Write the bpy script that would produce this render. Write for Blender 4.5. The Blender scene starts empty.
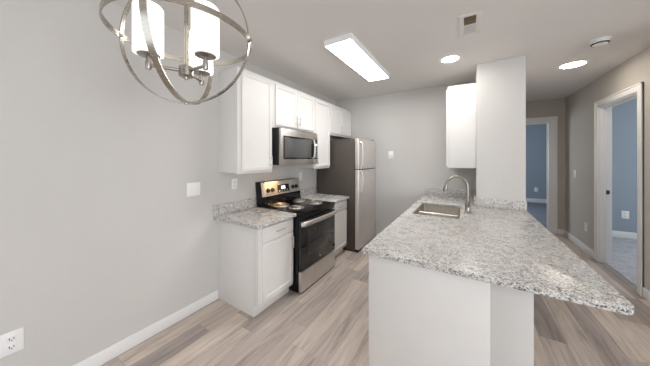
import bpy, bmesh, math
from mathutils import Vector, Matrix

# ------------------------------------------------------------------ camera, world, lights, exposure
SC = bpy.context.scene
COL = SC.collection
PI = math.pi

cam_data = bpy.data.cameras.new('camera')
cam = bpy.data.objects.new('camera', cam_data)
COL.objects.link(cam)
cam.location = (0, 0, 1.549)
cam.rotation_euler = (PI / 2, 0, math.radians(31.635))
cam_data.sensor_fit = 'HORIZONTAL'
cam_data.sensor_width = 36.0
cam_data.lens = 36.0 * 230.17 / 650.0
cam_data.shift_y = -24.73 / 650.0
cam_data.clip_start = 0.05
SC.camera = cam

world = bpy.data.worlds.new('world')
SC.world = world
world.use_nodes = True
wbg = world.node_tree.nodes['Background']
wbg.inputs[0].default_value = (0.75, 0.86, 1.0, 1)
wbg.inputs[1].default_value = 1.0

def area(name, loc, rot, sx, sy, power, col):
    d = bpy.data.lights.new(name, 'AREA')
    d.shape = 'RECTANGLE'; d.size = sx; d.size_y = sy; d.energy = power; d.color = col
    o = bpy.data.objects.new(name, d); COL.objects.link(o)
    o.location = loc; o.rotation_euler = rot
    return o

# added fill lamps, outside the unseen windows and inside the two bedrooms
area('unseen_window_fill', (-0.9, -2.75, 1.45), (PI / 2 + .3, 0, 0), 2.0, 1.9, 9, (0.97, 0.985, 1.0))
area('unseen_window_fill', (2.6, -2.75, 1.45), (PI / 2 + .3, 0, 0), 2.0, 1.9, 7, (0.97, 0.985, 1.0))
area('unseen_window_fill', (4.75, -0.9, 1.35), (PI / 2 + .12, 0, PI / 2), 2.4, 2.1, 108, (0.97, 0.985, 1.0))
area('added_bedroom_fill', (4.5, 5.2, 1.6), (PI / 2, 0, PI / 2), 1.6, 1.4, 34, (0.93, 0.97, 1.0))
area('added_bedroom_fill', (-0.5, 8.4, 1.6), (PI / 2, 0, -PI / 2), 1.2, 1.2, 34, (0.9, 0.95, 1.0))

SC.view_settings.view_transform = 'Standard'
SC.view_settings.look = 'None'
SC.view_settings.exposure = 0.53
SC.view_settings.gamma = 1.0
SC.view_settings.use_curve_mapping = False
SC.cycles.use_denoising = True
SC.cycles.max_bounces = 10
SC.cycles.diffuse_bounces = 6
SC.cycles.sample_clamp_indirect = 6.0
SC.cycles.caustics_reflective = False
SC.cycles.caustics_refractive = False

# ------------------------------------------------------------------ materials
def lin(r, g, b):
    f = lambda c: (c / 255 / 12.92) if c / 255 <= 0.04045 else ((c / 255 + 0.055) / 1.055) ** 2.4
    return (f(r), f(g), f(b), 1)

class NT:
    def __init__(s, name):
        s.m = bpy.data.materials.new(name); s.m.use_nodes = True
        s.t = s.m.node_tree; s.b = s.t.nodes['Principled BSDF']
    def n(s, typ, **kw):
        x = s.t.nodes.new(typ)
        for k, v in kw.items(): setattr(x, k, v)
        return x
    def l(s, a, b): s.t.links.new(a, b)
    def math(s, op, a, b=None, c=None):
        x = s.n('ShaderNodeMath', operation=op)
        for i, v in enumerate((a, b, c)):
            if v is None: continue
            if isinstance(v, (int, float)): x.inputs[i].default_value = v
            else: s.l(v, x.inputs[i])
        return x.outputs[0]
    def ramp(s, fac, stops, interp='LINEAR'):
        x = s.n('ShaderNodeValToRGB'); x.color_ramp.interpolation = interp
        e = x.color_ramp.elements
        e[0].position, e[0].color = stops[0]
        e[1].position, e[1].color = stops[-1]
        for p, c in stops[1:-1]:
            k = e.new(p); k.color = c
        s.l(fac, x.inputs[0]); return x.outputs[0]
    def mix(s, fac, a, b, mode='MIX'):
        x = s.n('ShaderNodeMix', data_type='RGBA', blend_type=mode)
        for i, v in ((0, fac), (6, a), (7, b)):
            if isinstance(v, (int, float, tuple)): x.inputs[i].default_value = v
            else: s.l(v, x.inputs[i])
        return x.outputs[2]
    def coords(s, out='Object', scale=(1, 1, 1)):
        tc = s.n('ShaderNodeTexCoord'); mp = s.n('ShaderNodeMapping')
        mp.inputs['Scale'].default_value = scale
        s.l(tc.outputs[out], mp.inputs[0]); return mp.outputs[0]
    def noise(s, vec, scale, detail=3, rough=0.5, dist=0):
        x = s.n('ShaderNodeTexNoise'); x.inputs['Scale'].default_value = scale
        x.inputs['Detail'].default_value = detail; x.inputs['Roughness'].default_value = rough
        x.inputs['Distortion'].default_value = dist
        s.l(vec, x.inputs['Vector']); return x.outputs
    def bump(s, h, strength, dist=0.002):
        x = s.n('ShaderNodeBump'); x.inputs['Strength'].default_value = strength
        x.inputs['Distance'].default_value = dist
        s.l(h, x.inputs['Height']); s.l(x.outputs[0], s.b.inputs['Normal'])

def plain(name, col, rough=0.5, metal=0.0, var=0.03, spec=0.5, scale=8, coat=0):
    t = NT(name)
    o = t.noise(t.coords(), scale, 3)
    c = Vector(col[:3])
    a = tuple(c * (1 - var)) + (1,); b = tuple(min(1, k) for k in c * (1 + var)) + (1,)
    t.l(t.ramp(o[0], [(0.3, a), (0.7, b)]), t.b.inputs['Base Color'])
    t.b.inputs['Roughness'].default_value = rough
    t.b.inputs['Metallic'].default_value = metal
    t.b.inputs['Specular IOR Level'].default_value = spec
    t.b.inputs['Coat Weight'].default_value = coat
    return t.m

def wall_paint(name, col, bump=0.55):
    t = NT(name)
    v = t.coords()
    n1 = t.noise(v, 90, 3, 0.55)
    n2 = t.noise(v, 1.3, 2)
    c = Vector(col[:3])
    t.l(t.ramp(n2[0], [(0.3, tuple(c * 0.985) + (1,)), (0.7, tuple(c * 1.015) + (1,))]), t.b.inputs['Base Color'])
    t.b.inputs['Roughness'].default_value = 0.75
    t.b.inputs['Specular IOR Level'].default_value = 0.25
    t.bump(n1[0], bump, 0.004)
    return t.m

def metal(name, col, rough, stretch=(3, 3, 220), amt=0.12):
    t = NT(name)
    o = t.noise(t.coords('Object', stretch), 1.0, 4, 0.6)
    c = Vector(col[:3])
    t.l(t.ramp(o[0], [(0.25, tuple(c * (1 - amt)) + (1,)), (0.75, tuple(c * (1 + amt)) + (1,))]), t.b.inputs['Base Color'])
    t.l(t.math('MULTIPLY_ADD', o[0], 0.14, rough - 0.07), t.b.inputs['Roughness'])
    t.b.inputs['Metallic'].default_value = 1.0
    return t.m

def emit(name, col, strength, base=(0.8, 0.8, 0.8, 1)):
    t = NT(name)
    t.b.inputs['Base Color'].default_value = base
    t.b.inputs['Emission Color'].default_value = col
    t.b.inputs['Emission Strength'].default_value = strength
    t.b.inputs['Roughness'].default_value = 0.4
    return t.m

def granite():
    t = NT('granite')
    v = t.coords()
    nz = t.noise(v, 130, 2)
    vm = t.n('ShaderNodeVectorMath', operation='MULTIPLY_ADD')
    t.l(nz[1], vm.inputs[0]); vm.inputs[1].default_value = (0.011,) * 3; t.l(v, vm.inputs[2])
    vo = t.n('ShaderNodeTexVoronoi'); vo.inputs['Scale'].default_value = 165
    t.l(vm.outputs[0], vo.inputs['Vector'])
    sep = t.n('ShaderNodeSeparateColor'); t.l(vo.outputs['Color'], sep.inputs[0])
    vo2 = t.n('ShaderNodeTexVoronoi'); vo2.inputs['Scale'].default_value = 105
    t.l(vm.outputs[0], vo2.inputs['Vector'])
    sep2 = t.n('ShaderNodeSeparateColor'); t.l(vo2.outputs['Color'], sep2.inputs[0])
    base = t.ramp(sep2.outputs[0], [(0.0, lin(236, 234, 231)), (0.45, lin(226, 224, 221)), (0.75, lin(202, 200, 198)), (0.94, lin(168, 166, 165))], 'CONSTANT')
    speck = t.ramp(sep.outputs[0], [(0.0, lin(244, 243, 242)), (0.48, lin(220, 219, 218)), (0.66, lin(178, 177, 176)), (0.81, lin(112, 111, 112)), (0.92, lin(42, 42, 45))], 'CONSTANT')
    cl = t.noise(v, 16, 2)
    t.l(t.mix(0.85, base, speck, 'MULTIPLY'), t.b.inputs['Base Color'])
    t.l(t.math('MULTIPLY_ADD', cl[0], 0.12, 0.22), t.b.inputs['Roughness'])
    t.b.inputs['Specular IOR Level'].default_value = 0.55
    return t.m

def plank_floor():
    t = NT('oak_plank')
    tc = t.n('ShaderNodeTexCoord'); sp = t.n('ShaderNodeSeparateXYZ'); t.l(tc.outputs['Object'], sp.inputs[0])
    W, L = 0.178, 1.22
    xw = t.math('DIVIDE', sp.outputs[0], W)
    row = t.math('FLOOR', xw)
    wn = t.n('ShaderNodeTexWhiteNoise', noise_dimensions='1D'); t.l(row, wn.inputs['W'])
    yl = t.math('ADD', t.math('DIVIDE', sp.outputs[1], L), t.math('MULTIPLY', wn.outputs['Value'], 7.3))
    colm = t.math('FLOOR', yl)
    cb = t.n('ShaderNodeCombineXYZ'); t.l(row, cb.inputs[0]); t.l(colm, cb.inputs[1])
    wn2 = t.n('ShaderNodeTexWhiteNoise', noise_dimensions='2D'); t.l(cb.outputs[0], wn2.inputs['Vector'])
    tone = t.ramp(wn2.outputs['Value'], [(0.0, lin(164, 155, 150)), (0.3, lin(203, 192, 184)), (0.62, lin(220, 207, 196)), (0.8, lin(182, 172, 167)), (1.0, lin(198, 186, 178))])
    # grain, shifted per plank
    va = t.n('ShaderNodeVectorMath', operation='MULTIPLY_ADD')
    t.l(wn2.outputs['Color'], va.inputs[0]); va.inputs[1].default_value = (9, 9, 9); t.l(tc.outputs['Object'], va.inputs[2])
    mp = t.n('ShaderNodeMapping'); mp.inputs['Scale'].default_value = (17, 1.35, 1); t.l(va.outputs[0], mp.inputs[0])
    g1 = t.noise(mp.outputs[0], 1.0, 5, 0.62, 0.9)
    mp2 = t.n('ShaderNodeMapping'); mp2.inputs['Scale'].default_value = (120, 3.5, 1); t.l(va.outputs[0], mp2.inputs[0])
    g2 = t.noise(mp2.outputs[0], 1.0, 3, 0.6)
    gr = t.ramp(g1[0], [(0.30, (0.60, 0.57, 0.55, 1)), (0.5, (0.93, 0.92, 0.91, 1)), (0.72, (1.12, 1.10, 1.07, 1))])
    gf = t.ramp(g2[0], [(0.3, (0.86, 0.85, 0.84, 1)), (0.7, (1.06, 1.06, 1.06, 1))])
    c = t.mix(1.0, t.mix(1.0, tone, gr, 'MULTIPLY'), gf, 'MULTIPLY')
    fx = t.math('FRACT', xw); fy = t.math('FRACT', yl)
    ex = t.math('LESS_THAN', t.math('MINIMUM', fx, t.math('SUBTRACT', 1.0, fx)), 0.009)
    ey = t.math('LESS_THAN', t.math('MINIMUM', fy, t.math('SUBTRACT', 1.0, fy)), 0.0013)
    seam = t.math('MAXIMUM', ex, ey)
    t.l(t.mix(t.math('MULTIPLY', seam, 0.3), c, lin(82, 72, 64)), t.b.inputs['Base Color'])
    t.l(t.math('MULTIPLY_ADD', g2[0], 0.12, 0.36), t.b.inputs['Roughness'])
    t.b.inputs['Specular IOR Level'].default_value = 0.4
    t.bump(t.math('SUBTRACT', g2[0], seam), 0.12, 0.001)
    return t.m

def carpet(name, c1, c2):
    t = NT(name)
    v = t.coords()
    a = t.noise(v, 130, 3, 0.7); b = t.noise(v, 9, 3)
    f = t.math('ADD', t.math('MULTIPLY', a[0], 0.65), t.math('MULTIPLY', b[0], 0.35))
    t.l(t.ramp(f, [(0.36, c1), (0.64, c2)]), t.b.inputs['Base Color'])
    t.b.inputs['Roughness'].default_value = 0.95
    t.b.inputs['Specular IOR Level'].default_value = 0.1
    t.bump(a[0], 0.8, 0.01)
    return t.m

M = {
    'wall': wall_paint('wall_paint', lin(206, 204, 201)),
    'hallwall_shaded': wall_paint('wall_paint', lin(192, 187, 180)),  # same wall paint darkened; the hall's dimmer light is in the colour
    'ceil': wall_paint('ceiling_paint', lin(230, 227, 224), 0.12),
    'blue': wall_paint('blue_paint', lin(150, 162, 174), 0.15),
    'trim': plain('trim_white', lin(238, 238, 238), 0.4, 0, 0.01),
    'cab': plain('cabinet_white', lin(227, 225, 222), 0.38, 0, 0.012),
    'kneewall': wall_paint('wall_paint', lin(208, 206, 203), 0.12),
    'plate': plain('plate_white', lin(240, 240, 240), 0.3, 0, 0.01),
    'slot': plain('slot_dark', lin(60, 58, 56), 0.6),
    'granite': granite(),
    'floor': plank_floor(),
    'carpet': carpet('carpet_grey', lin(160, 162, 170), lin(214, 216, 222)),
    'carpetdark': carpet('carpet_grey', lin(110, 116, 128), lin(150, 156, 168)),
    'steel': metal('stainless_steel', (0.84, 0.81, 0.78), 0.46),
    'steelh': metal('stainless_steel', (0.74, 0.71, 0.68), 0.36, (3, 220, 3)),
    'steelpanel': metal('stainless_panel', (0.66, 0.63, 0.60), 0.58, (3, 220, 3)),
    'steelmw': metal('stainless_steel', (0.60, 0.57, 0.54), 0.36, (3, 220, 3)),
    'sink': metal('sink_steel', (0.60, 0.55, 0.475), 0.32, (60, 60, 60), 0.06),
    'nickel': metal('brushed_nickel', (0.36, 0.335, 0.30), 0.3, (40, 40, 40), 0.06),
    'pull': metal('satin_nickel', (0.66, 0.64, 0.61), 0.35, (40, 40, 40), 0.05),
    'ring': metal('ring_nickel', (0.46, 0.425, 0.37), 0.26, (40, 40, 160), 0.08),
    'black': plain('black_enamel', (0.005, 0.005, 0.006, 1), 0.16, 0, 0.05, 0.35),
    'glassblack': plain('black_glass', (0.008, 0.008, 0.009, 1), 0.06, 0, 0.05, 0.7),
    'mwdoor': plain('microwave_glass', (0.085, 0.085, 0.087, 1), 0.15, 0, 0.05, 0.8),  # greyed base colour stands in for a pale reflection in the glass
    'mwglass': plain('window_glass', (0.03, 0.03, 0.031, 1), 0.12, 0, 0.05, 0.8),
    'fridgeside': plain('fridge_side', lin(84, 77, 72), 0.45, 0.2, 0.04, 0.4, 60),
    'plastic': plain('dark_plastic', lin(38, 37, 37), 0.45),
    'coil': plain('burner_coil', lin(150, 144, 138), 0.35, 0.7),
    'chrome': plain('chrome', (0.80, 0.77, 0.72, 1), 0.3, 1.0, 0.02),
    'greyline': plain('grey_print', lin(170, 170, 170), 0.5),
    'shade': emit('opal_glass', (1, 0.985, 0.965, 1), 0.95),
    'panel_light': emit('light_diffuser', (1, 0.985, 0.965, 1), 15.0),
    'downlight': emit('light_diffuser', (1, 0.965, 0.92, 1), 68.0),
    'downlight_hall': emit('light_diffuser', (1, 0.89, 0.76, 1), 36.0),
    'warm': emit('warm_lens', (1, 0.62, 0.25, 1), 8.0),
    'led': emit('clock_display', (0.8, 0.9, 1, 1), 1.2),
    'duct_shade': plain('duct_shade_brown', lin(120, 104, 84), 0.7, 0, 0.2),  # brown painted for the shade inside the ceiling register
    'ventgrey': plain('vent_grey', lin(205, 203, 203), 0.45),
}

# ------------------------------------------------------------------ mesh helpers
class MB:
    def __init__(s): s.bm = bmesh.new()
    def _merge(s, t):
        me = bpy.data.meshes.new('tmp'); t.to_mesh(me); t.free()
        s.bm.from_mesh(me); bpy.data.meshes.remove(me); return s
    def box(s, x0, x1, y0, y1, z0, z1, bev=0.0, seg=2):
        t = bmesh.new()
        bmesh.ops.create_cube(t, size=1)
        for v in t.verts:
            v.co = Vector(((x0 + x1) / 2 + v.co.x * (x1 - x0), (y0 + y1) / 2 + v.co.y * (y1 - y0), (z0 + z1) / 2 + v.co.z * (z1 - z0)))
        if bev: bmesh.ops.bevel(t, geom=t.edges[:], offset=bev, segments=seg, affect='EDGES', profile=0.5)
        bmesh.ops.recalc_face_normals(t, faces=t.faces[:])
        return s._merge(t)
    def shaker(s, sgn, xf, y0, y1, z0, z1, th=0.02, fr=0.055, dep=0.009, bev=0.002):
        """panel door whose face lies at X = xf and looks along sgn*X"""
        t = bmesh.new()
        bmesh.ops.create_cube(t, size=1)
        x0, x1 = (xf - th, xf) if sgn > 0 else (xf, xf + th)
        for v in t.verts:
            v.co = Vector(((x0 + x1) / 2 + v.co.x * (x1 - x0), (y0 + y1) / 2 + v.co.y * (y1 - y0), (z0 + z1) / 2 + v.co.z * (z1 - z0)))
        t.normal_update()
        f = max(t.faces, key=lambda q: q.normal.x * sgn)
        outer = list(f.edges)
        bmesh.ops.bevel(t, geom=outer, offset=bev, segments=2, affect='EDGES', profile=0.5)
        t.normal_update()
        f = max([q for q in t.faces if q.normal.x * sgn > 0.99], key=lambda q: q.calc_area())
        bmesh.ops.inset_region(t, faces=[f], thickness=fr, depth=0)
        bmesh.ops.inset_region(t, faces=[f], thickness=0.005, depth=-dep)
        return s._merge(t)
    def lathe(s, prof, c, axis='Z', n=32, cap=True):
        """prof: list of (radius, height) turned around an axis through c"""
        t = bmesh.new(); rings = []
        def P(r, h, a):
            x, y = r * math.cos(a), r * math.sin(a)
            q = {'Z': (x, y, h), 'X': (h, x, y), 'Y': (y, h, x)}[axis]
            return Vector(c) + Vector(q)
        for r, h in prof:
            if r < 1e-6: rings.append([t.verts.new(P(0, h, 0))])
            else: rings.append([t.verts.new(P(r, h, 2 * PI * k / n)) for k in range(n)])
        for a, b in zip(rings, rings[1:]):
            for k in range(n):
                k2 = (k + 1) % n
                vs = [a[k % len(a)], a[k2 % len(a)], b[k2 % len(b)], b[k % len(b)]]
                u = []
                for v in vs:
                    if v not in u: u.append(v)
                if len(u) > 2:
                    try: t.faces.new(u)
                    except ValueError: pass
        if cap:
            for r in (rings[0], rings[-1]):
                if len(r) > 2: t.faces.new(r)
        bmesh.ops.recalc_face_normals(t, faces=t.faces[:])
        return s._merge(t)
    def tube(s, pts, r, n=12, closed=False, radii=None):
        t = bmesh.new(); pts = [Vector(p) for p in pts]; N = len(pts)
        rings = []; up = None
        for i, p in enumerate(pts):
            a = pts[i - 1] if (i or closed) else p
            b = pts[(i + 1) % N] if (i < N - 1 or closed) else p
            d = (b - a).normalized()
            if up is None:
                up = Vector((0, 0, 1)) if abs(d.z) < 0.9 else Vector((1, 0, 0))
            x = d.cross(up).normalized(); y = x.cross(d).normalized(); up = y
            rr = radii[i] if radii else r
            rings.append([t.verts.new(p + x * rr * math.cos(2 * PI * k / n) + y * rr * math.sin(2 * PI * k / n)) for k in range(n)])
        m = N if closed else N - 1
        for i in range(m):
            a, b = rings[i], rings[(i + 1) % N]
            for k in range(n):
                t.faces.new((a[k], a[(k + 1) % n], b[(k + 1) % n], b[k]))
        if not closed:
            t.faces.new(rings[0]); t.faces.new(rings[-1])
        bmesh.ops.recalc_face_normals(t, faces=t.faces[:])
        return s._merge(t)
    def hoop(s, c, axis, R, w, th, n=128):
        """flat band ring: width w along the axis, thickness th radially"""
        ax = Vector(axis).normalized()
        u = ax.orthogonal().normalized(); v = ax.cross(u)
        t = bmesh.new(); rings = []
        for k in range(n):
            a = 2 * PI * k / n; d = u * math.cos(a) + v * math.sin(a)
            rings.append([t.verts.new(Vector(c) + d * (R + e) + ax * h) for e, h in ((-th, -w / 2), (0, -w / 2), (0, w / 2), (-th, w / 2))])
        for k in range(n):
            a, b = rings[k], rings[(k + 1) % n]
            for j in range(4): t.faces.new((a[j], a[(j + 1) % 4], b[(j + 1) % 4], b[j]))
        bmesh.ops.recalc_face_normals(t, faces=t.faces[:])
        return s._merge(t)
    def slab(s, outer, z0, z1, hole=None, bev=0.004):
        t = bmesh.new(); es = []
        loops = [outer] + ([hole] if hole else [])
        for lp in loops:
            vs = [t.verts.new((x, y, z1)) for x, y in lp]
            es += [t.edges.new((vs[i], vs[(i + 1) % len(vs)])) for i in range(len(vs))]
        bmesh.ops.triangle_fill(t, use_beauty=True, use_dissolve=False, edges=es)
        r = bmesh.ops.extrude_face_region(t, geom=t.faces[:])
        for v in [g for g in r['geom'] if isinstance(g, bmesh.types.BMVert)]: v.co.z = z0
        bmesh.ops.recalc_face_normals(t, faces=t.faces[:])
        if bev:
            e = [x for x in t.edges if abs(x.calc_face_angle(0)) > 0.7 and abs(x.verts[0].co.z - x.verts[1].co.z) < 1e-6]
            bmesh.ops.bevel(t, geom=e, offset=bev, segments=2, affect='EDGES', profile=0.5)
        return s._merge(t)

def rounded(x0, x1, y0, y1, r, n=6):
    o = []
    for cx, cy, a0 in ((x1 - r, y1 - r, 0), (x0 + r, y1 - r, 90), (x0 + r, y0 + r, 180), (x1 - r, y0 + r, 270)):
        for k in range(n + 1):
            a = math.radians(a0 + 90 * k / n); o.append((cx + r * math.cos(a), cy + r * math.sin(a)))
    return o

def world_loc(o):
    v = Vector(o.location)
    while o.parent: o = o.parent; v += Vector(o.location)
    return v

def obj(name, mb, m, parent=None, loc=None, smooth=35, label=None):
    """link the collected shapes (world coordinates) as ONE mesh object"""
    me = bpy.data.meshes.new(name)
    off = world_loc(parent) if parent else Vector(loc or (0, 0, 0))
    for v in mb.bm.verts: v.co -= off
    mb.bm.to_mesh(me); mb.bm.free()
    me.materials.append(M[m])
    me.shade_smooth(); me.set_sharp_from_angle(angle=math.radians(smooth))
    o = bpy.data.objects.new(name, me); COL.objects.link(o)
    if parent: o.parent = parent
    else: o.location = off
    if label: o['label'] = label
    return o

def thing(name, label, cat, loc, group=None):
    o = bpy.data.objects.new(name, None); COL.objects.link(o)
    o.location = loc; o.empty_display_size = 0.1
    o['label'] = label; o['category'] = cat; o['kind'] = 'thing'
    if group: o['group'] = group
    return o

def struct(name, mb, m, parent=None, **kw):
    o = obj(name, mb, m, parent, **kw)
    if not parent: o['kind'] = 'structure'
    return o

# ------------------------------------------------------------------ the room shell
XL, YB, ZC, XR = -2.341, 4.28, 2.758, 1.682
PX0, PX1, PY = 0.107, 0.59, 3.54           # the wall block between kitchen and hall
struct('floor', MB().box(XL - .12, 4.7, -2.8, 6.51, -0.1, 0.0), 'floor')
struct('floor_bedroom', MB().box(1.745, 4.7, 3.0, 6.98, -0.05, 0.006), 'carpet')
struct('floor_back_bedroom', MB().box(-.7, 1.745, 6.511, 6.98, -0.1, 0.004).box(-.7, 3.1, 6.98, 10.8, -0.1, 0.004), 'carpetdark')
struct('ceiling', MB().box(XL - .12, 4.8, -2.8, 10.8, ZC, ZC + .1), 'ceil')
struct('wall_left', MB().box(XL - .12, XL, -2.8, YB + .12, 0, ZC), 'wall')
struct('wall_back', MB().box(XL, PX0, YB, YB + .12, 0, ZC), 'wall')
struct('wall_middle', MB().box(PX0, PX1, PY, 6.45, 0, ZC), 'wall')
DX0, DX1, DZ = 0.70, 1.455, 2.294
struct('wall_hall_end', MB().box(PX0, DX0, 6.45, 6.57, 0, ZC).box(DX1, XR, 6.45, 6.57, 0, ZC).box(DX0, DX1, 6.45, 6.57, DZ, ZC), 'hallwall_shaded')
RY0, RY1, RZ = 4.13, 5.08, 2.32
struct('wall_right', MB().box(XR, XR + .12, 2.9, RY0, 0, ZC).box(XR, XR + .12, RY1, 6.98, 0, ZC).box(XR, XR + .12, RY0, RY1, RZ, ZC), 'hallwall_shaded')
struct('wall_living_back', MB().box(XR + .12, 4.7, 2.9, 3.0, 0, ZC), 'wall')
# walls out of view, with unseen windows added to let in fill light
struct('wall_front', MB().box(XL, -1.9, -2.72, -2.6, 0, ZC).box(.1, 1.6, -2.72, -2.6, 0, ZC).box(3.6, 4.7, -2.72, -2.6, 0, ZC)
       .box(-1.9, .1, -2.72, -2.6, 0, .5).box(-1.9, .1, -2.72, -2.6, 2.4, ZC).box(1.6, 3.6, -2.72, -2.6, 0, .5).box(1.6, 3.6, -2.72, -2.6, 2.4, ZC), 'wall')
struct('wall_living_right', MB().box(4.6, 4.72, -2.6, -2.1, 0, ZC).box(4.6, 4.72, .3, 2.9, 0, ZC).box(4.6, 4.72, -2.1, .3, 0, .3).box(4.6, 4.72, -2.1, .3, 2.4, ZC), 'wall')
def window_y(name, x0, x1, z0, z1, y):
    mb = MB()
    for a, b in ((x0, x0 + .05), ((x0 + x1) / 2 - .025, (x0 + x1) / 2 + .025), (x1 - .05, x1)): mb.box(a, b, y - .03, y + .03, z0, z1)
    for a, b in ((z0, z0 + .05), ((z0 + z1) / 2 - .02, (z0 + z1) / 2 + .02), (z1 - .05, z1)): mb.box(x0, x1, y - .028, y + .028, a, b)
    return struct(name, mb, 'trim')
window_y('unseen_window_1', -1.9, .1, .5, 2.4, -2.66)
window_y('unseen_window_2', 1.6, 3.6, .5, 2.4, -2.66)
mb = MB()
for a, b in ((-2.1, -2.05), (-.925, -.875), (.25, .3)): mb.box(4.63, 4.69, a, b, .3, 2.4)
for a, b in ((.3, .35), (1.33, 1.37), (2.35, 2.4)): mb.box(4.632, 4.688, -2.1, .3, a, b)
struct('unseen_window_3', mb, 'trim')  # unseen window, set where its light reaches the base cabinet doors
# the two blue bedrooms seen through the doorways
struct('wall_bedroom', MB().box(1.79, 4.7, 6.88, 6.98, 0, ZC).box(4.6, 4.7, 3.0, 6.88, 0, ZC).box(1.79, 1.795, RY1 + .1, 6.88, 0, ZC)
       .box(1.79, 4.6, 3.0, 3.01, 0, ZC), 'blue')
struct('wall_back_bedroom', MB().box(-.7, 3.1, 10.7, 10.8, 0, ZC).box(-.7, -.6, 6.57, 10.7, 0, ZC).box(3.0, 3.1, 6.98, 10.7, 0, ZC), 'blue')

def base_x(name, x0, x1, y, sgn, h=.105, th=.014):      # along X, in front of a wall whose face is at y
    a, b = (y - th, y) if sgn < 0 else (y, y + th)
    return struct(name, MB().box(x0, x1, a, b, 0, h, .004), 'trim')
def base_y(name, y0, y1, x, sgn, h=.105, th=.014):
    a, b = (x, x + th) if sgn > 0 else (x - th, x)
    return struct(name, MB().box(a, b, y0, y1, 0, h, .004), 'trim')
base_y('baseboard_left', -2.6, 1.543, XL, 1)
base_x('baseboard_back', -1.45, -.64, YB, -1)
base_y('baseboard_right', RY1 + .087, 6.436, XR, -1, .115)
base_y('baseboard_right_near', 2.9, RY0 - .087, XR, -1, .115)
base_x('baseboard_hall_end', DX1 + .113, XR - .014, 6.45, -1, .115)
base_y('baseboard_middle', PY, 6.45, PX1, 1, .115)
base_x('baseboard_bedroom', 1.795, 4.6, 6.88, -1, .12)
base_x('baseboard_back_bedroom', -.6, 3.0, 10.7, -1, .14)

# doorway in the right-hand hall wall
d = struct('door_1', MB().box(XR - .001, XR + .125, RY1 - .02, RY1 + .001, 0, RZ, .002).box(XR - .001, XR + .125, RY0 - .001, RY0 + .02, 0, RZ, .002)
           .box(XR - .001, XR + .125, RY0, RY1, RZ - .02, RZ + .001, .002)
           .box(XR + .05, XR + .085, RY1 - .032, RY1 - .018, 0, RZ - .02, .002).box(XR + .05, XR + .085, RY0 + .018, RY0 + .032, 0, RZ - .02, .002)
           .box(XR + .05, XR + .085, RY0 + .02, RY1 - .02, RZ - .034, RZ - .018, .002), 'trim')
mb = MB()
cw = .085
for x0, x1 in ((XR - .018, XR),):
    mb.box(x0, x1, RY1 - .004, RY1 + cw, 0, RZ + cw, .005)
    mb.box(x0, x1, RY0 - cw, RY0 + .004, 0, RZ + cw, .005)
    mb.box(x0 + .001, x1, RY0, RY1, RZ - .004, RZ + cw, .005)
mb.box(XR - .024, XR, RY1 + cw - .022, RY1 + cw, 0, RZ + cw, .005).box(XR - .024, XR, RY0 - cw, RY0 - cw + .022, 0, RZ + cw, .005)
mb.box(XR - .024, XR, RY0 - cw, RY1 + cw, RZ + cw - .022, RZ + cw, .005)
obj('door_casing', mb, 'trim', d)
obj('strike_plate', MB().box(XR + .062, XR + .09, RY1 - .037, RY1 - .031, 1.02, 1.08, .001).box(XR + .088, XR + .098, RY1 - .034, RY1 - .019, 1.03, 1.07, .001), 'slot', d)
# doorway in the hall's end wall
d = struct('door_2', MB().box(DX1 - .02, DX1 + .001, 6.449, 6.571, 0, DZ, .002).box(DX0 - .001, DX0 + .02, 6.449, 6.571, 0, DZ, .002)
           .box(DX0, DX1, 6.449, 6.571, DZ - .02, DZ + .001, .002).box(DX1 - .032, DX1 - .018, 6.50, 6.535, 0, DZ - .02, .002), 'trim')
mb = MB()
cw = .108
mb.box(DX1 - .004, DX1 + cw, 6.432, 6.45, 0, DZ + cw, .005).box(DX0 - .1, DX0 + .004, 6.432, 6.45, 0, DZ + cw, .005)
mb.box(DX0, DX1, 6.433, 6.45, DZ - .004, DZ + cw, .005)
mb.box(DX1 + cw - .022, DX1 + cw, 6.426, 6.45, 0, DZ + cw, .005).box(DX0 - .1, DX1 + cw, 6.426, 6.45, DZ + cw - .022, DZ + cw, .005)
obj('door_casing', mb, 'trim', d)

# ------------------------------------------------------------------ cabinets
def pull_v(x, sgn, y, z0, z1, parent):       # upright bar pull on a face at X = x
    e = x + sgn * .03
    mb = MB().tube([(e, y, z0), (e, y, z1)], .0055, 12)
    for z in (z0 + .022, z1 - .022): mb.tube([(x, y, z), (e, y, z)], .0045, 10)
    return obj('handle', mb, 'pull', parent)
def pull_h(x, sgn, y0, y1, z, parent):
    e = x + sgn * .03
    mb = MB().tube([(e, y0, z), (e, y1, z)], .0055, 12)
    for y in (y0 + .022, y1 - .022): mb.tube([(x, y, z), (e, y, z)], .0045, 10)
    return obj('handle', mb, 'pull', parent)

UF = -1.996                                    # faces of the upper doors
UTOP = 2.50
def upper(label, y0, y1, z0, doors, pulls):
    t = thing('upper_cabinet', label, 'cabinet', (XL, (y0 + y1) / 2, z0), 'white wall cabinets above the range')
    xf = UF - .02
    obj('body', MB().box(XL, xf - .018, y0, y1, z0 + .012, UTOP, .0015), 'cab', t)
    mb = MB().box(xf - .018, xf, y0, y1, z0, UTOP, .002)
    obj('face_frame', mb, 'cab', t)
    for (a, b), pl in zip(doors, pulls):
        dr = obj('door', MB().shaker(1, UF, a, b, z0 + .03, UTOP - .035), 'cab', t)
        if pl is not None: pull_v(UF, 1, pl, z0 + .065, z0 + .065 + .125, dr)
    return t
upper('tall white upper cabinet with one door, hung on the wall next to the chandelier', 1.545, 2.045, 1.383, [(1.592, 2.025)], [1.995])
upper('short white upper cabinet with two doors directly over the microwave', 2.047, 2.944, 1.93, [(2.09, 2.508), (2.516, 2.928)], [2.478, 2.546])
upper('narrow tall white upper cabinet between the microwave and the refrigerator', 2.946, 3.422, 1.383, [(2.966, 3.405)], [2.998])
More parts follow.
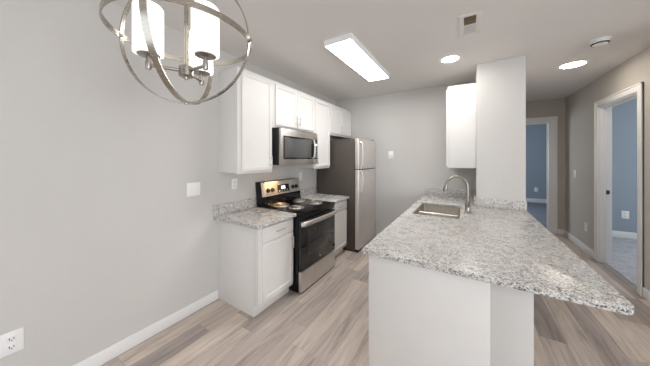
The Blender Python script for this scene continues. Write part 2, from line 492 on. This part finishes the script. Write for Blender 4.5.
upper('short white upper cabinet with two doors over the refrigerator', 3.424, YB - .003, 1.955, [(3.445, 3.845), (3.853, 4.25)], [3.815, 3.883])

# the upper cabinet by the sink, on the side of the middle wall
t = thing('upper_cabinet', 'white wall cabinet above the faucet, its plain side panel to the camera', 'cabinet', (PX0, 3.9, 1.42))
obj('body', MB().box(-.203, PX0, 3.556, YB - .002, 1.42, 2.525, .002), 'cab', t)
obj('face_frame', MB().box(-.222, -.203, 3.556, YB - .002, 1.412, 2.525, .002), 'cab', t)
for a, b, p in ((3.585, 3.905, 3.62), (3.915, 4.25, 4.21)):
    dr = obj('door', MB().shaker(-1, -.243, a, b, 1.44, 2.49), 'cab', t)
    pull_v(-.243, -1, p, 1.475, 1.60, dr)

BF = -1.705                                     # face frames of the base cabinets on the left
def base(label, y0, y1, dr0, dr1, hz):
    t = thing('base_cabinet', label, 'cabinet', (XL, (y0 + y1) / 2, 0), 'white base cabinets beside the range')
    side = MB()
    bm = side
    bm.box(XL, BF - .065, y0, y1, 0, .884, .0015).box(BF - .065, BF - .018, y0, y1, .102, .884, .0015)
    obj('body', bm, 'cab', t)
    obj('face_frame', MB().box(BF - .018, BF, y0, y1, .10, .884, .002), 'cab', t)
    obj('toe_kick', MB().box(BF - .067, BF - .06, y0 + .001, y1, 0, .101), 'cab', t)
    q = obj('drawer', MB().box(BF, BF + .02, dr0, dr1, .725, .865, .003), 'cab', t)
    c = (dr0 + dr1) / 2
    pull_h(BF + .02, 1, c - .065, c + .065, .795, q)
    q = obj('door', MB().shaker(1, BF + .02, dr0, dr1, .135, .705), 'cab', t)
    pull_v(BF + .02, 1, hz, .545, .67, q)
    return t
base('white base cabinet with drawer and door, left of the range, its side bare', 1.545, 2.062, 1.592, 2.045, 2.015)
base('white base cabinet with drawer and door between range and refrigerator', 2.872, 3.445, 2.90, 3.425, 2.93)

def counter(label, y0, y1):
    t = thing('countertop', label, 'countertop', (XL, (y0 + y1) / 2, .886), 'granite tops on the base cabinets')
    obj('slab', MB().slab([(XL, y0), (BF + .05, y0), (BF + .05, y1), (XL, y1)], .885, .92), 'granite', t)
    obj('backsplash', MB().box(XL, XL + .022, y0, y1, .92, 1.035, .003), 'granite', t)
counter('speckled grey granite countertop piece left of the range, with low backsplash', 1.487, 2.066)
counter('speckled grey granite countertop piece between the range and the refrigerator', 2.868, 3.455)

# ------------------------------------------------------------------ peninsula
t = thing('peninsula_cabinet', 'long white base cabinet under the sink with plain end panel facing the camera', 'cabinet', (-.25, 2.9, 0))
obj('body', MB().box(-.575, .105, 1.535, 4.27, .10, .64, .002).box(-.525, .105, 1.535, 4.27, 0, .10).box(-.575, -.556, 1.535, 4.27, .64, .889)
    .box(.086, .105, 1.535, 4.27, .64, .889).box(-.556, .086, 1.535, 1.555, .64, .889).box(-.556, .086, 4.25, 4.27, .64, .889), 'cab', t)
obj('end_panel', MB().box(-.578, .108, 1.52, 1.535, 0, .889, .002), 'cab', t)
for k, (a, b) in enumerate(((1.56, 1.99), (2.01, 2.44), (2.46, 2.90), (2.91, 3.35), (3.37, 3.80), (3.82, 4.25))):
    q = obj('drawer', MB().box(-.597, -.575, a, b, .735, .87, .003), 'cab', t)
    if k not in (2, 3): pull_h(-.597, -1, (a + b) / 2 - .065, (a + b) / 2 + .065, .80, q)
    q = obj('door', MB().shaker(-1, -.597, a, b, .135, .715), 'cab', t)
    pull_v(-.597, -1, (b - .035) if k % 2 == 0 else (a + .035), .555, .68, q)
struct('wall_knee', MB().box(.109, .29, 1.55, PY, 0, .893, .004), 'kneewall')
struct('baseboard_knee', MB().box(.29, .304, 1.55, PY, 0, .105, .004), 'trim')

CZ0, CZ1 = .895, .93
SX0, SX1, SY0, SY1 = -.525, -.065, 2.71, 3.50
t = thing('countertop', 'large speckled granite peninsula countertop with sink cutout and overhanging corner', 'countertop', (0, 2.4, CZ0))
outer = [(-.615, 1.475), (.55, 1.475)]
for k in range(1, 7):
    a = math.radians(-90 + 90 * k / 6); outer.append((.56 + .04 * math.cos(a), 1.515 + .04 * math.sin(a)))
outer += [(.60, PY - .001), (PX0 - .001, PY - .001), (PX0 - .001, YB - .001), (-.615, YB - .001)]
obj('slab', MB().slab(outer, CZ0, CZ1, rounded(SX0, SX1, SY0, SY1, .05)), 'granite', t)
obj('backsplash', MB().box(PX0 - .001, .598, PY - .022, PY - .001, CZ1, 1.045, .003), 'granite', t)
obj('backsplash', MB().box(-.615, PX0 - .023, YB - .022, YB - .001, CZ1, 1.05, .003), 'granite', t)
obj('backsplash', MB().box(PX0 - .022, PX0 - .001, PY, YB - .001, CZ1, 1.045, .003), 'granite', t)

# sink: two bowls under the cutout
t = thing('sink', 'stainless double-bowl undermount sink set into the granite countertop', 'sink', (-.29, 3.16, .68))
def bowl(x0, x1, y0, y1, ztop, zb):
    t_ = bmesh.new(); N = 0; rings = []
    for ins, z, r in ((0, ztop, .05), (.004, zb + .05, .05), (.018, zb + .014, .05), (.05, zb, .04)):
        rings.append([t_.verts.new((x, y, z)) for x, y in rounded(x0 + ins, x1 - ins, y0 + ins, y1 - ins, r)])
    for a, b in zip(rings, rings[1:]):
        for i in range(len(a)): t_.faces.new((a[i], a[(i + 1) % len(a)], b[(i + 1) % len(a)], b[i]))
    t_.faces.new(rings[-1])
    m = MB(); m._merge(t_); return m
ydv = 3.08
for y0, y1 in ((SY0 - .004, ydv - .012), (ydv + .012, SY1 + .004)):
    b_ = obj('bowl', bowl(SX0 - .004, SX1 + .004, y0, y1, CZ0 - .012, .70), 'sink', t, smooth=60)
    obj('drain', MB().lathe([(0, .004), (.03, .003), (.042, .007), (.045, .002)], (-.29, (y0 + y1) / 2, .70)), 'chrome', b_)
obj('rim', MB().slab(rounded(SX0 - .03, SX1 + .03, SY0 - .03, SY1 + .03, .06), CZ0 - .012, CZ0 - .001, rounded(SX0 - .004, SX1 + .004, SY0 - .004, SY1 + .004, .05), 0), 'sink', t)
obj('divider', MB().box(SX0 + .01, SX1 - .01, ydv - .02, ydv + .02, CZ0 - .06, CZ0 - .008, .012, 4), 'steel', t, smooth=60)  # brighter steel than the bowls, painting in the overhead light on it

# faucet
fx, fy = 0.008, 3.07
t = thing('faucet', 'tall brushed nickel gooseneck faucet rising beside the sink', 'faucet', (fx, fy, CZ1))
obj('base', MB().lathe([(.037, 0), (.037, .006), (.030, .014), (.0255, .03), (.025, .10), (.021, .115), (.0145, .125)], (fx, fy, CZ1 + .0006)), 'nickel', t)
pts = [(fx, fy, CZ1 + .12), (fx, fy, 1.21)]
R = .108
for k in range(1, 17):
    a = math.radians(175 * k / 16); pts.append((fx - R + R * math.cos(a), fy, 1.225 + R * math.sin(a)))
obj('spout', MB().tube(pts, .0142, 16), 'nickel', t, smooth=60)
e = Vector(pts[-1]); dn = (Vector(pts[-1]) - Vector(pts[-2])).normalized()
obj('spray_head', MB().tube([e - dn * .004, e + dn * .006, e + dn * .03, e + dn * .068, e + dn * .076], .02, 18, radii=[.0155, .0185, .022, .0275, .0245]), 'nickel', t, smooth=50)
obj('lever', MB().tube([(fx + .004, fy - .02, CZ1 + .075), (fx + .006, fy - .046, CZ1 + .08)], .016, 14)
    .tube([(fx + .006, fy - .04, CZ1 + .078), (fx + .018, fy - .052, CZ1 + .13), (fx + .032, fy - .06, CZ1 + .20)], .006, 10, radii=[.013, .010, .007]), 'nickel', t)

# ------------------------------------------------------------------ range
R0, R1, RXF = 2.072, 2.862, -1.595
rt = thing('electric_range', 'stainless and black electric coil range between the two base cabinets', 'range', (-2.0, (R0 + R1) / 2, 0))
obj('body', MB().box(XL + .03, RXF - .04, R0, R1, .016, .895, .003).box(XL + .08, RXF - .06, R0 + .03, R1 - .03, 0, .016), 'black', rt)
obj('storage_drawer', MB().box(RXF - .04, RXF, R0 + .004, R1 - .004, .018, .25, .006), 'steelh', rt)
od = obj('oven_door', MB().box(RXF - .04, RXF, R0 + .004, R1 - .004, .262, .835, .006), 'glassblack', rt)
obj('oven_window', MB().box(RXF - .001, RXF + .003, R0 + .13, R1 - .13, .40, .70, .0015), 'mwglass', od)
obj('emblem', MB().lathe([(.0, .0025), (.013, .0025), (.014, 0)], (RXF, (R0 + R1) / 2, .315), 'X', 20), 'greyline', od)
hm = MB()
pts = [(RXF, R0 + .012, .795), (RXF + .03, R0 + .02, .80)] + [(RXF + .038 + .014 * math.sin(PI * k / 10), R0 + .03 + (R1 - R0 - .06) * k / 10, .80) for k in range(11)] + [(RXF + .03, R1 - .02, .80), (RXF, R1 - .012, .795)]
hm.tube(pts, .015, 12)
for v in hm.bm.verts: v.co.z = .80 + (v.co.z - .80) * 1.9
obj('oven_handle', hm, 'steelh', od, smooth=60, label='curved stainless bar handle')
obj('vent_trim', MB().box(RXF - .04, RXF - .008, R0 + .004, R1 - .004, .845, .89, .004), 'black', rt)
obj('cooktop', MB().box(XL + .03, RXF + .005, R0 - .001, R1 + .001, .895, .925, .008, 3), 'black', rt)
def burner(x, y, r):
    pan = obj('drip_pan', MB().lathe([(r * .25, .001), (r * .8, .0015), (r * .95, .008), (r * 1.07, .011), (r * 1.14, .008), (r * 1.17, .001)], (x, y, .925), n=40), 'chrome', rt, label='chrome drip pan')
    pts = []
    turns = 4
    for k in range(turns * 28 + 1):
        a = 2 * PI * k / 28; rr = r * (.18 + .80 * k / (turns * 28))
        pts.append((x + rr * math.cos(a), y + rr * math.sin(a), .941))
    obj('coil', MB().tube(pts, .0055, 8), 'coil', pan, smooth=60)
burner(-1.83, 2.29, .082); burner(-1.83, 2.68, .102); burner(-2.10, 2.29, .102); burner(-2.10, 2.68, .082)
# backguard, leaning back
def lean(mb, zb, k):
    for v in mb.bm.verts: v.co.x -= max(0, v.co.z - zb) * k
    return mb
bg = obj('backguard', lean(MB().box(XL + .035, XL + .14, R0, R1, .92, 1.24, .006), .96, .16), 'black', rt)
obj('control_panel', lean(MB().box(XL + .135, XL + .147, R0 + .003, R1 - .003, 1.05, 1.236, .004), .96, .16), 'steelpanel', bg, label='stainless control panel')
def knob(y):
    z = 1.125; x = XL + .147 - (z - .96) * .16
    mb = MB().lathe([(.031, 0), (.031, .005), (.022, .008), (.0205, .026), (.018, .029), (0, .029)], (x, y, z), 'X', 28).box(x + .026, x + .034, y - .004, y + .004, z - .019, z + .019, .001)
    obj('knob', mb, 'plastic', bg)
for y in (R0 + .105, R0 + .185, R1 - .185, R1 - .105): knob(y)
x = XL + .148 - (1.125 - .96) * .16
ck = obj('clock', lean(MB().box(XL + .146, XL + .150, R0 + .285, R1 - .265, 1.075, 1.18, .001), .96, .16), 'glassblack', bg)
obj('display', lean(MB().box(XL + .150, XL + .151, R0 + .36, R0 + .44, 1.12, 1.16), .96, .16), 'led', ck)
mb = MB()
for i in range(2):
    for j in range(4):
        obj('button', lean(MB().box(XL + .150, XL + .1525, R0 + .30 + j * .055, R0 + .33 + j * .055, 1.083 + i * .017, 1.093 + i * .017), .96, .16), 'greyline', ck)

# ------------------------------------------------------------------ microwave
m0, m1, MX, mz0, mz1 = 2.092, 2.90, -1.915, 1.462, 1.914
mt = thing('microwave', 'stainless over-the-range microwave hung under the short upper cabinet', 'microwave', (-2.1, (m0 + m1) / 2, mz0))
obj('body', MB().box(XL, MX - .035, m0, m1, mz0 + .004, mz1 + .014, .003), 'plastic', mt)
dm = obj('door', MB().box(MX - .035, MX, m0, m1 - .115, mz0, mz1, .005), 'steelmw', mt)
obj('top_trim', MB().box(MX - .035, MX - .001, m1 - .114, m1, mz1 - .085, mz1, .004), 'steelmw', mt)
obj('bottom_trim', MB().box(MX - .035, MX - .001, m1 - .114, m1, mz0, mz0 + .075, .004), 'steelmw', mt)
obj('window', MB().box(MX - .002, MX + .003, m0 + .065, m1 - .17, mz0 + .095, mz1 - .105, .002), 'mwdoor', dm)
obj('window_border', MB().box(MX - .002, MX + .0015, m0 + .045, m1 - .12, mz0 + .075, mz1 - .085, .001), 'glassblack', dm)
obj('emblem', MB().lathe([(.0, .0025), (.012, .0025), (.013, 0)], (MX, (m0 + m1) / 2 - .02, mz1 - .045), 'X', 20), 'greyline', dm)
pts = [(MX, m1 - .145, mz0 + .085), (MX + .03, m1 - .145, mz0 + .10)] + [(MX + .034 + .012 * math.sin(PI * k / 8), m1 - .145, mz0 + .11 + (mz1 - mz0 - .225) * k / 8) for k in range(9)] + [(MX + .03, m1 - .145, mz1 - .105), (MX, m1 - .145, mz1 - .09)]
obj('handle', MB().tube(pts, .012, 12), 'steel', dm, smooth=60)
cp = obj('control_panel', MB().box(MX - .035, MX - .002, m1 - .113, m1 - .001, mz0 + .076, mz1 - .086, .002), 'glassblack', mt)
mb = MB()
for i in range(6):
    for j in range(3): mb.box(MX - .003, MX - .0005, m1 - .098 + j * .03, m1 - .078 + j * .03, mz0 + .10 + i * .027, mz0 + .112 + i * .027)
obj('keypad', mb, 'greyline', cp)
obj('display', MB().box(MX - .003, MX - .0005, m1 - .095, m1 - .02, mz0 + .27, mz0 + .30), 'led', cp)
obj('lamp_lens', MB().box(-2.10, -2.02, 2.21, 2.33, mz0 + .001, mz0 + .006, .001), 'warm', mt)
ld = bpy.data.lights.new('cooktop_lamp', 'SPOT'); ld.energy = 26; ld.color = (1.0, 0.56, 0.18); ld.shadow_soft_size = .03
ld.spot_size = math.radians(62); ld.spot_blend = 0.8
lo = bpy.data.objects.new('cooktop_lamp', ld); COL.objects.link(lo); lo.location = (-2.04, 2.27, mz0 - .006)
lo.rotation_euler = (0, math.radians(27), 0)

# ------------------------------------------------------------------ refrigerator
f0, f1, FX, fz = 3.475, 4.27, -1.495, 1.878
ft = thing('refrigerator', 'stainless top-freezer refrigerator with dark sides against the far wall', 'refrigerator', (-1.9, (f0 + f1) / 2, 0))
obj('body', MB().box(XL + .04, FX - .075, f0, f1, .03, fz - .012, .006), 'fridgeside', ft)
obj('base_grille', MB().box(XL + .1, FX - .03, f0 + .012, f1 - .012, .0, .045, .004), 'plastic', ft)
SPZ = 1.36
hy = f0 + .06
def fridge_door(name, z0, z1, h0, h1):
    q = obj(name, MB().box(FX - .068, FX, f0, f1, z0, z1, .010, 3), 'steel', ft)
    mb = MB()
    n = 10
    pts = [(FX - .002, hy, h0)] + [(FX + .028 + .022 * math.sin(PI * k / n), hy, h0 + .012 + (h1 - h0 - .024) * k / n) for k in range(n + 1)] + [(FX - .002, hy, h1)]
    mb.tube(pts, .011, 12)
    obj('handle', mb, 'steelh', q, smooth=60)
fridge_door('freezer_door', SPZ + .006, fz, SPZ + .02, 1.82)
fridge_door('fresh_food_door', .05, SPZ - .006, .98, SPZ - .02)
obj('door_gasket', MB().box(FX - .076, FX - .067, f0 + .01, f1 - .01, .1, fz - .01), 'plastic', ft)
obj('hinge_cover', MB().box(FX - .12, FX - .02, f1 - .09, f1 - .01, fz, fz + .016, .004), 'fridgeside', ft)

# ------------------------------------------------------------------ chandelier
cx, cy, cz = -.967, .499, 2.036
R = .25; al = .625
ct = thing('chandelier', 'brushed nickel orb chandelier of three rings with white glass shades', 'chandelier', (cx, cy, ZC))
ca, sa = math.cos(al), math.sin(al)
def tall(mb):
    for v in mb.bm.verts: v.co.z = cz + (v.co.z - cz) * 1.06
    return mb
obj('ring', MB().hoop((cx, cy, cz), (0, 0, 1), R * 1.008, .021, .005), 'ring', ct)
obj('ring', tall(MB().hoop((cx, cy, cz), (-sa, ca, 0), R, .017, .005)), 'ring', ct)
obj('ring', tall(MB().hoop((cx, cy, cz), (ca, sa, 0), R * .995, .021, .005)), 'ring', ct)
for s in (-1, 1): obj('rivet', MB().lathe([(.0, -.012), (.007, -.012), (.007, .008), (.005, .010), (0, .010)], (cx + s * ca * R, cy + s * sa * R, cz), 'X', 14), 'nickel', ct)
obj('rivet', MB().lathe([(0, -.006), (.005, -.005), (.006, 0), (.006, .008), (0, .010)], (cx, cy, cz - R * 1.06), 'Z', 14), 'nickel', ct)
zh = cz - .099 - .036
obj('stem', MB().tube([(cx, cy, zh), (cx, cy, ZC - .03)], .0075, 14), 'ring', ct)
obj('ceiling_canopy', MB().lathe([(.065, 0), (.065, -.008), (.05, -.022), (.012, -.03), (0, -.03)], (cx, cy, ZC)), 'ring', ct)
obj('hub', MB().lathe([(0, -.024), (.022, -.024), (.027, -.020), (.027, .016), (.022, .020), (0, .020)], (cx, cy, zh)).lathe([(0, -.036), (.006, -.034), (.008, -.022), (0, -.02)], (cx, cy, zh)), 'nickel', ct)
ra = .122
for i in range(3):
    a = 4.249 + i * 2 * PI / 3; dx, dy = math.cos(a), math.sin(a)
    px, py = cx + ra * dx, cy + ra * dy
    arm = obj('arm', MB().tube([(cx + .015 * dx, cy + .015 * dy, zh), (px + .004 * dx, py + .004 * dy, zh)], .0065, 12)
              .lathe([(0, -.018), (.008, -.016), (.0105, -.008), (.0105, .012), (.0085, .014), (.0085, .028), (.012, .032)], (px, py, zh), n=20), 'nickel', ct)
    obj('shade_holder', MB().lathe([(0, -.004), (.028, -.004), (.037, 0), (.037, .006), (0, .006)], (px, py, cz - .099)), 'nickel', arm)
    obj('shade', MB().lathe([(.0, .003), (.042, .003), (.048, .005), (.048, .178), (.043, .185), (.042, .185), (.046, .176), (.046, .010), (0, .010)], (px, py, cz - .099), n=40), 'shade', ct)

# ------------------------------------------------------------------ ceiling fixtures
t = thing('ceiling_light', 'long rectangular surface-mounted ceiling light glowing white', 'ceiling light', (-1.06, 2.62, ZC))
lx0, lx1, ly0, ly1, lz = -1.258, -.945, 2.018, 3.31, 2.705
obj('housing', MB().box(lx0, lx0 + .012, ly0, ly1, lz, ZC).box(lx1 - .012, lx1, ly0, ly1, lz, ZC)
    .box(lx0 + .012, lx1 - .012, ly0, ly0 + .012, lz, ZC).box(lx0 + .012, lx1 - .012, ly1 - .012, ly1, lz, ZC), 'trim', t)
obj('diffuser', MB().box(lx0 + .012, lx1 - .012, ly0 + .012, ly1 - .012, lz + .002, lz + .012), 'panel_light', t)
def downlight(label, x, y, r, m):
    t = thing('recessed_light', label, 'ceiling light', (x, y, ZC), 'round ceiling downlights')
    obj('trim_ring', MB().lathe([(r, -.001), (r + .014, -.0015), (r + .016, 0), (r + .016, .001), (r, .001)], (x, y, ZC - .003), n=48, cap=False), 'trim', t)
    obj('lens', MB().lathe([(0, -.004), (r * .8, -.004), (r, -.002), (r, .002), (0, .002)], (x, y, ZC - .001), n=48), m, t)
downlight('round recessed ceiling light over the sink side of the kitchen', -.175, 3.19, .088, 'downlight')
downlight('round recessed ceiling light in the hallway near the smoke detector', 1.166, 4.215, .116, 'downlight_hall')
# vent
t = thing('air_vent', 'small rectangular white ceiling air register with louvers', 'vent', (.02, 2.47, ZC))
vx0, vx1, vy0, vy1 = -.062, .108, 2.27, 2.66
ix0, ix1, iy0, iy1 = -.022, .068, 2.305, 2.615
obj('frame', MB().box(vx0, ix0, vy0, vy1, ZC - .006, ZC, .002).box(ix1, vx1, vy0, vy1, ZC - .006, ZC, .002).box(ix0, ix1, vy0, iy0, ZC - .006, ZC, .002)
    .box(ix0, ix1, iy1, vy1, ZC - .006, ZC, .002).box(ix0, ix1, 2.45, 2.462, ZC - .006, ZC, .001), 'ceil', t)
obj('duct_shade_panel', MB().box(ix0, ix1, iy0, 2.45, ZC - .002, ZC + .001), 'duct_shade', t)  # flat sheet coloured as the shade seen between the slats
mb = MB()
for k in range(9):
    y = 2.466 + k * .0165
    mb.box(ix0, ix1, y, y + .0155, ZC - .005, ZC - .003)
obj('louvers', mb, 'ventgrey', t)
mb = MB()
for k in range(3): mb.box(ix0, ix1, 2.335 + k * .036, 2.338 + k * .036, ZC - .012, ZC - .002)
obj('near_louvers', mb, 'duct_shade', t)  # near slats take the same painted shade
# smoke detector
t = thing('smoke_detector', 'round white smoke detector on the hallway ceiling', 'smoke detector', (1.159, 3.478, ZC))
obj('base', MB().lathe([(.075, 0), (.075, -.010), (.070, -.012), (0, -.012)], (1.159, 3.478, ZC), n=40), 'plate', t)
obj('cover', MB().lathe([(.058, -.012), (.066, -.016), (.064, -.038), (.052, -.050), (.02, -.055), (0, -.055)], (1.159, 3.478, ZC), n=40), 'plate', t)
obj('vent_band', MB().lathe([(.060, -.034), (.0668, -.034), (.0605, -.047), (.054, -.045)], (1.159, 3.478, ZC), n=40), 'slot', t)

# ------------------------------------------------------------------ switches and outlets
GRP = 'white wall plates'
def plate_x(name, label, cat, x, sgn, y, z, w, h, kind):
    t = thing(name, label, cat, (x, y, z), GRP)
    e = lambda a, b: (x + a, x + b) if sgn > 0 else (x - b, x - a)
    obj('cover_plate', MB().box(*e(0, .006), y - w / 2, y + w / 2, z - h / 2, z + h / 2, .002), 'plate', t)
    if kind == 'outlet':
        for s in (-1, 1):
            q = obj('socket', MB().box(*e(.004, .0085), y - .017, y + .017, z + s * h * .18 - .015, z + s * h * .18 + .015, .004), 'plate', t)
            zz = z + s * h * .18
            obj('slots', MB().box(*e(.008, .0092), y - .010, y - .006, zz - .004, zz + .008).box(*e(.008, .0092), y + .006, y + .010, zz - .004, zz + .006)
                .box(*e(.008, .0092), y - .003, y + .003, zz - .012, zz - .007), 'slot', q)
    else:
        for k in range(kind):
            yy = y + (k - (kind - 1) / 2) * .046
            q = obj('switch', MB().box(*e(.004, .0075), yy - .006, yy + .006, z - .014, z + .014, .001).box(*e(.006, .016), yy - .004, yy + .004, z, z + .011, .001), 'plate', t)
    return t
def plate_y(name, label, cat, x, y, z, w, h, kind):
    t = thing(name, label, cat, (x, y, z), GRP)
    obj('cover_plate', MB().box(x - w / 2, x + w / 2, y - .006, y, z - h / 2, z + h / 2, .002), 'plate', t)
    if kind == 'outlet':
        for s in (-1, 1):
            zz = z + s * h * .18
            q = obj('socket', MB().box(x - .017, x + .017, y - .0085, y - .004, zz - .015, zz + .015, .004), 'plate', t)
            obj('slots', MB().box(x - .010, x - .006, y - .0092, y - .008, zz - .004, zz + .008).box(x + .006, x + .010, y - .0092, y - .008, zz - .004, zz + .006), 'slot', q)
    else:
        obj('switch', MB().box(x - .006, x + .006, y - .0075, y - .004, z - .014, z + .014, .001).box(x - .004, x + .004, y - .016, y - .006, z, z + .011, .001), 'plate', t)
    return t
plate_x('light_switch', 'white double light switch on the bare left wall', 'switch', XL, 1, 1.278, 1.238, .135, .135, 2)
plate_x('wall_outlet', 'white outlet low on the left wall, closest to the camera', 'outlet', XL, 1, .19, .438, .09, .135, 'outlet')
plate_x('wall_outlet', 'white outlet above the granite backsplash left of the range', 'outlet', XL, 1, 1.755, 1.245, .08, .125, 'outlet')
plate_x('wall_outlet', 'white outlet just right of the range backguard, under the microwave', 'outlet', XL, 1, 3.03, 1.25, .08, .125, 'outlet')
plate_y('light_switch', 'white single light switch on the wall beside the refrigerator', 'switch', -1.20, YB, 1.61, .09, .14, 1)
plate_x('light_switch', 'white light switch on the hallway wall between the two doorways', 'switch', XR, -1, 5.975, 1.262, .09, .14, 1)
plate_x('wall_outlet', 'white outlet low on the hallway wall beside the doorway', 'outlet', XR, -1, 5.515, .41, .09, .14, 'outlet')
plate_y('wall_outlet', 'white outlet on the light blue wall seen through the side doorway', 'outlet', 2.624, 6.88, .45, .10, .15, 'outlet')
plate_y('wall_outlet', 'white outlet on the dark blue wall seen through the end doorway', 'outlet', 2.06, 10.7, .455, .10, .15, 'outlet')
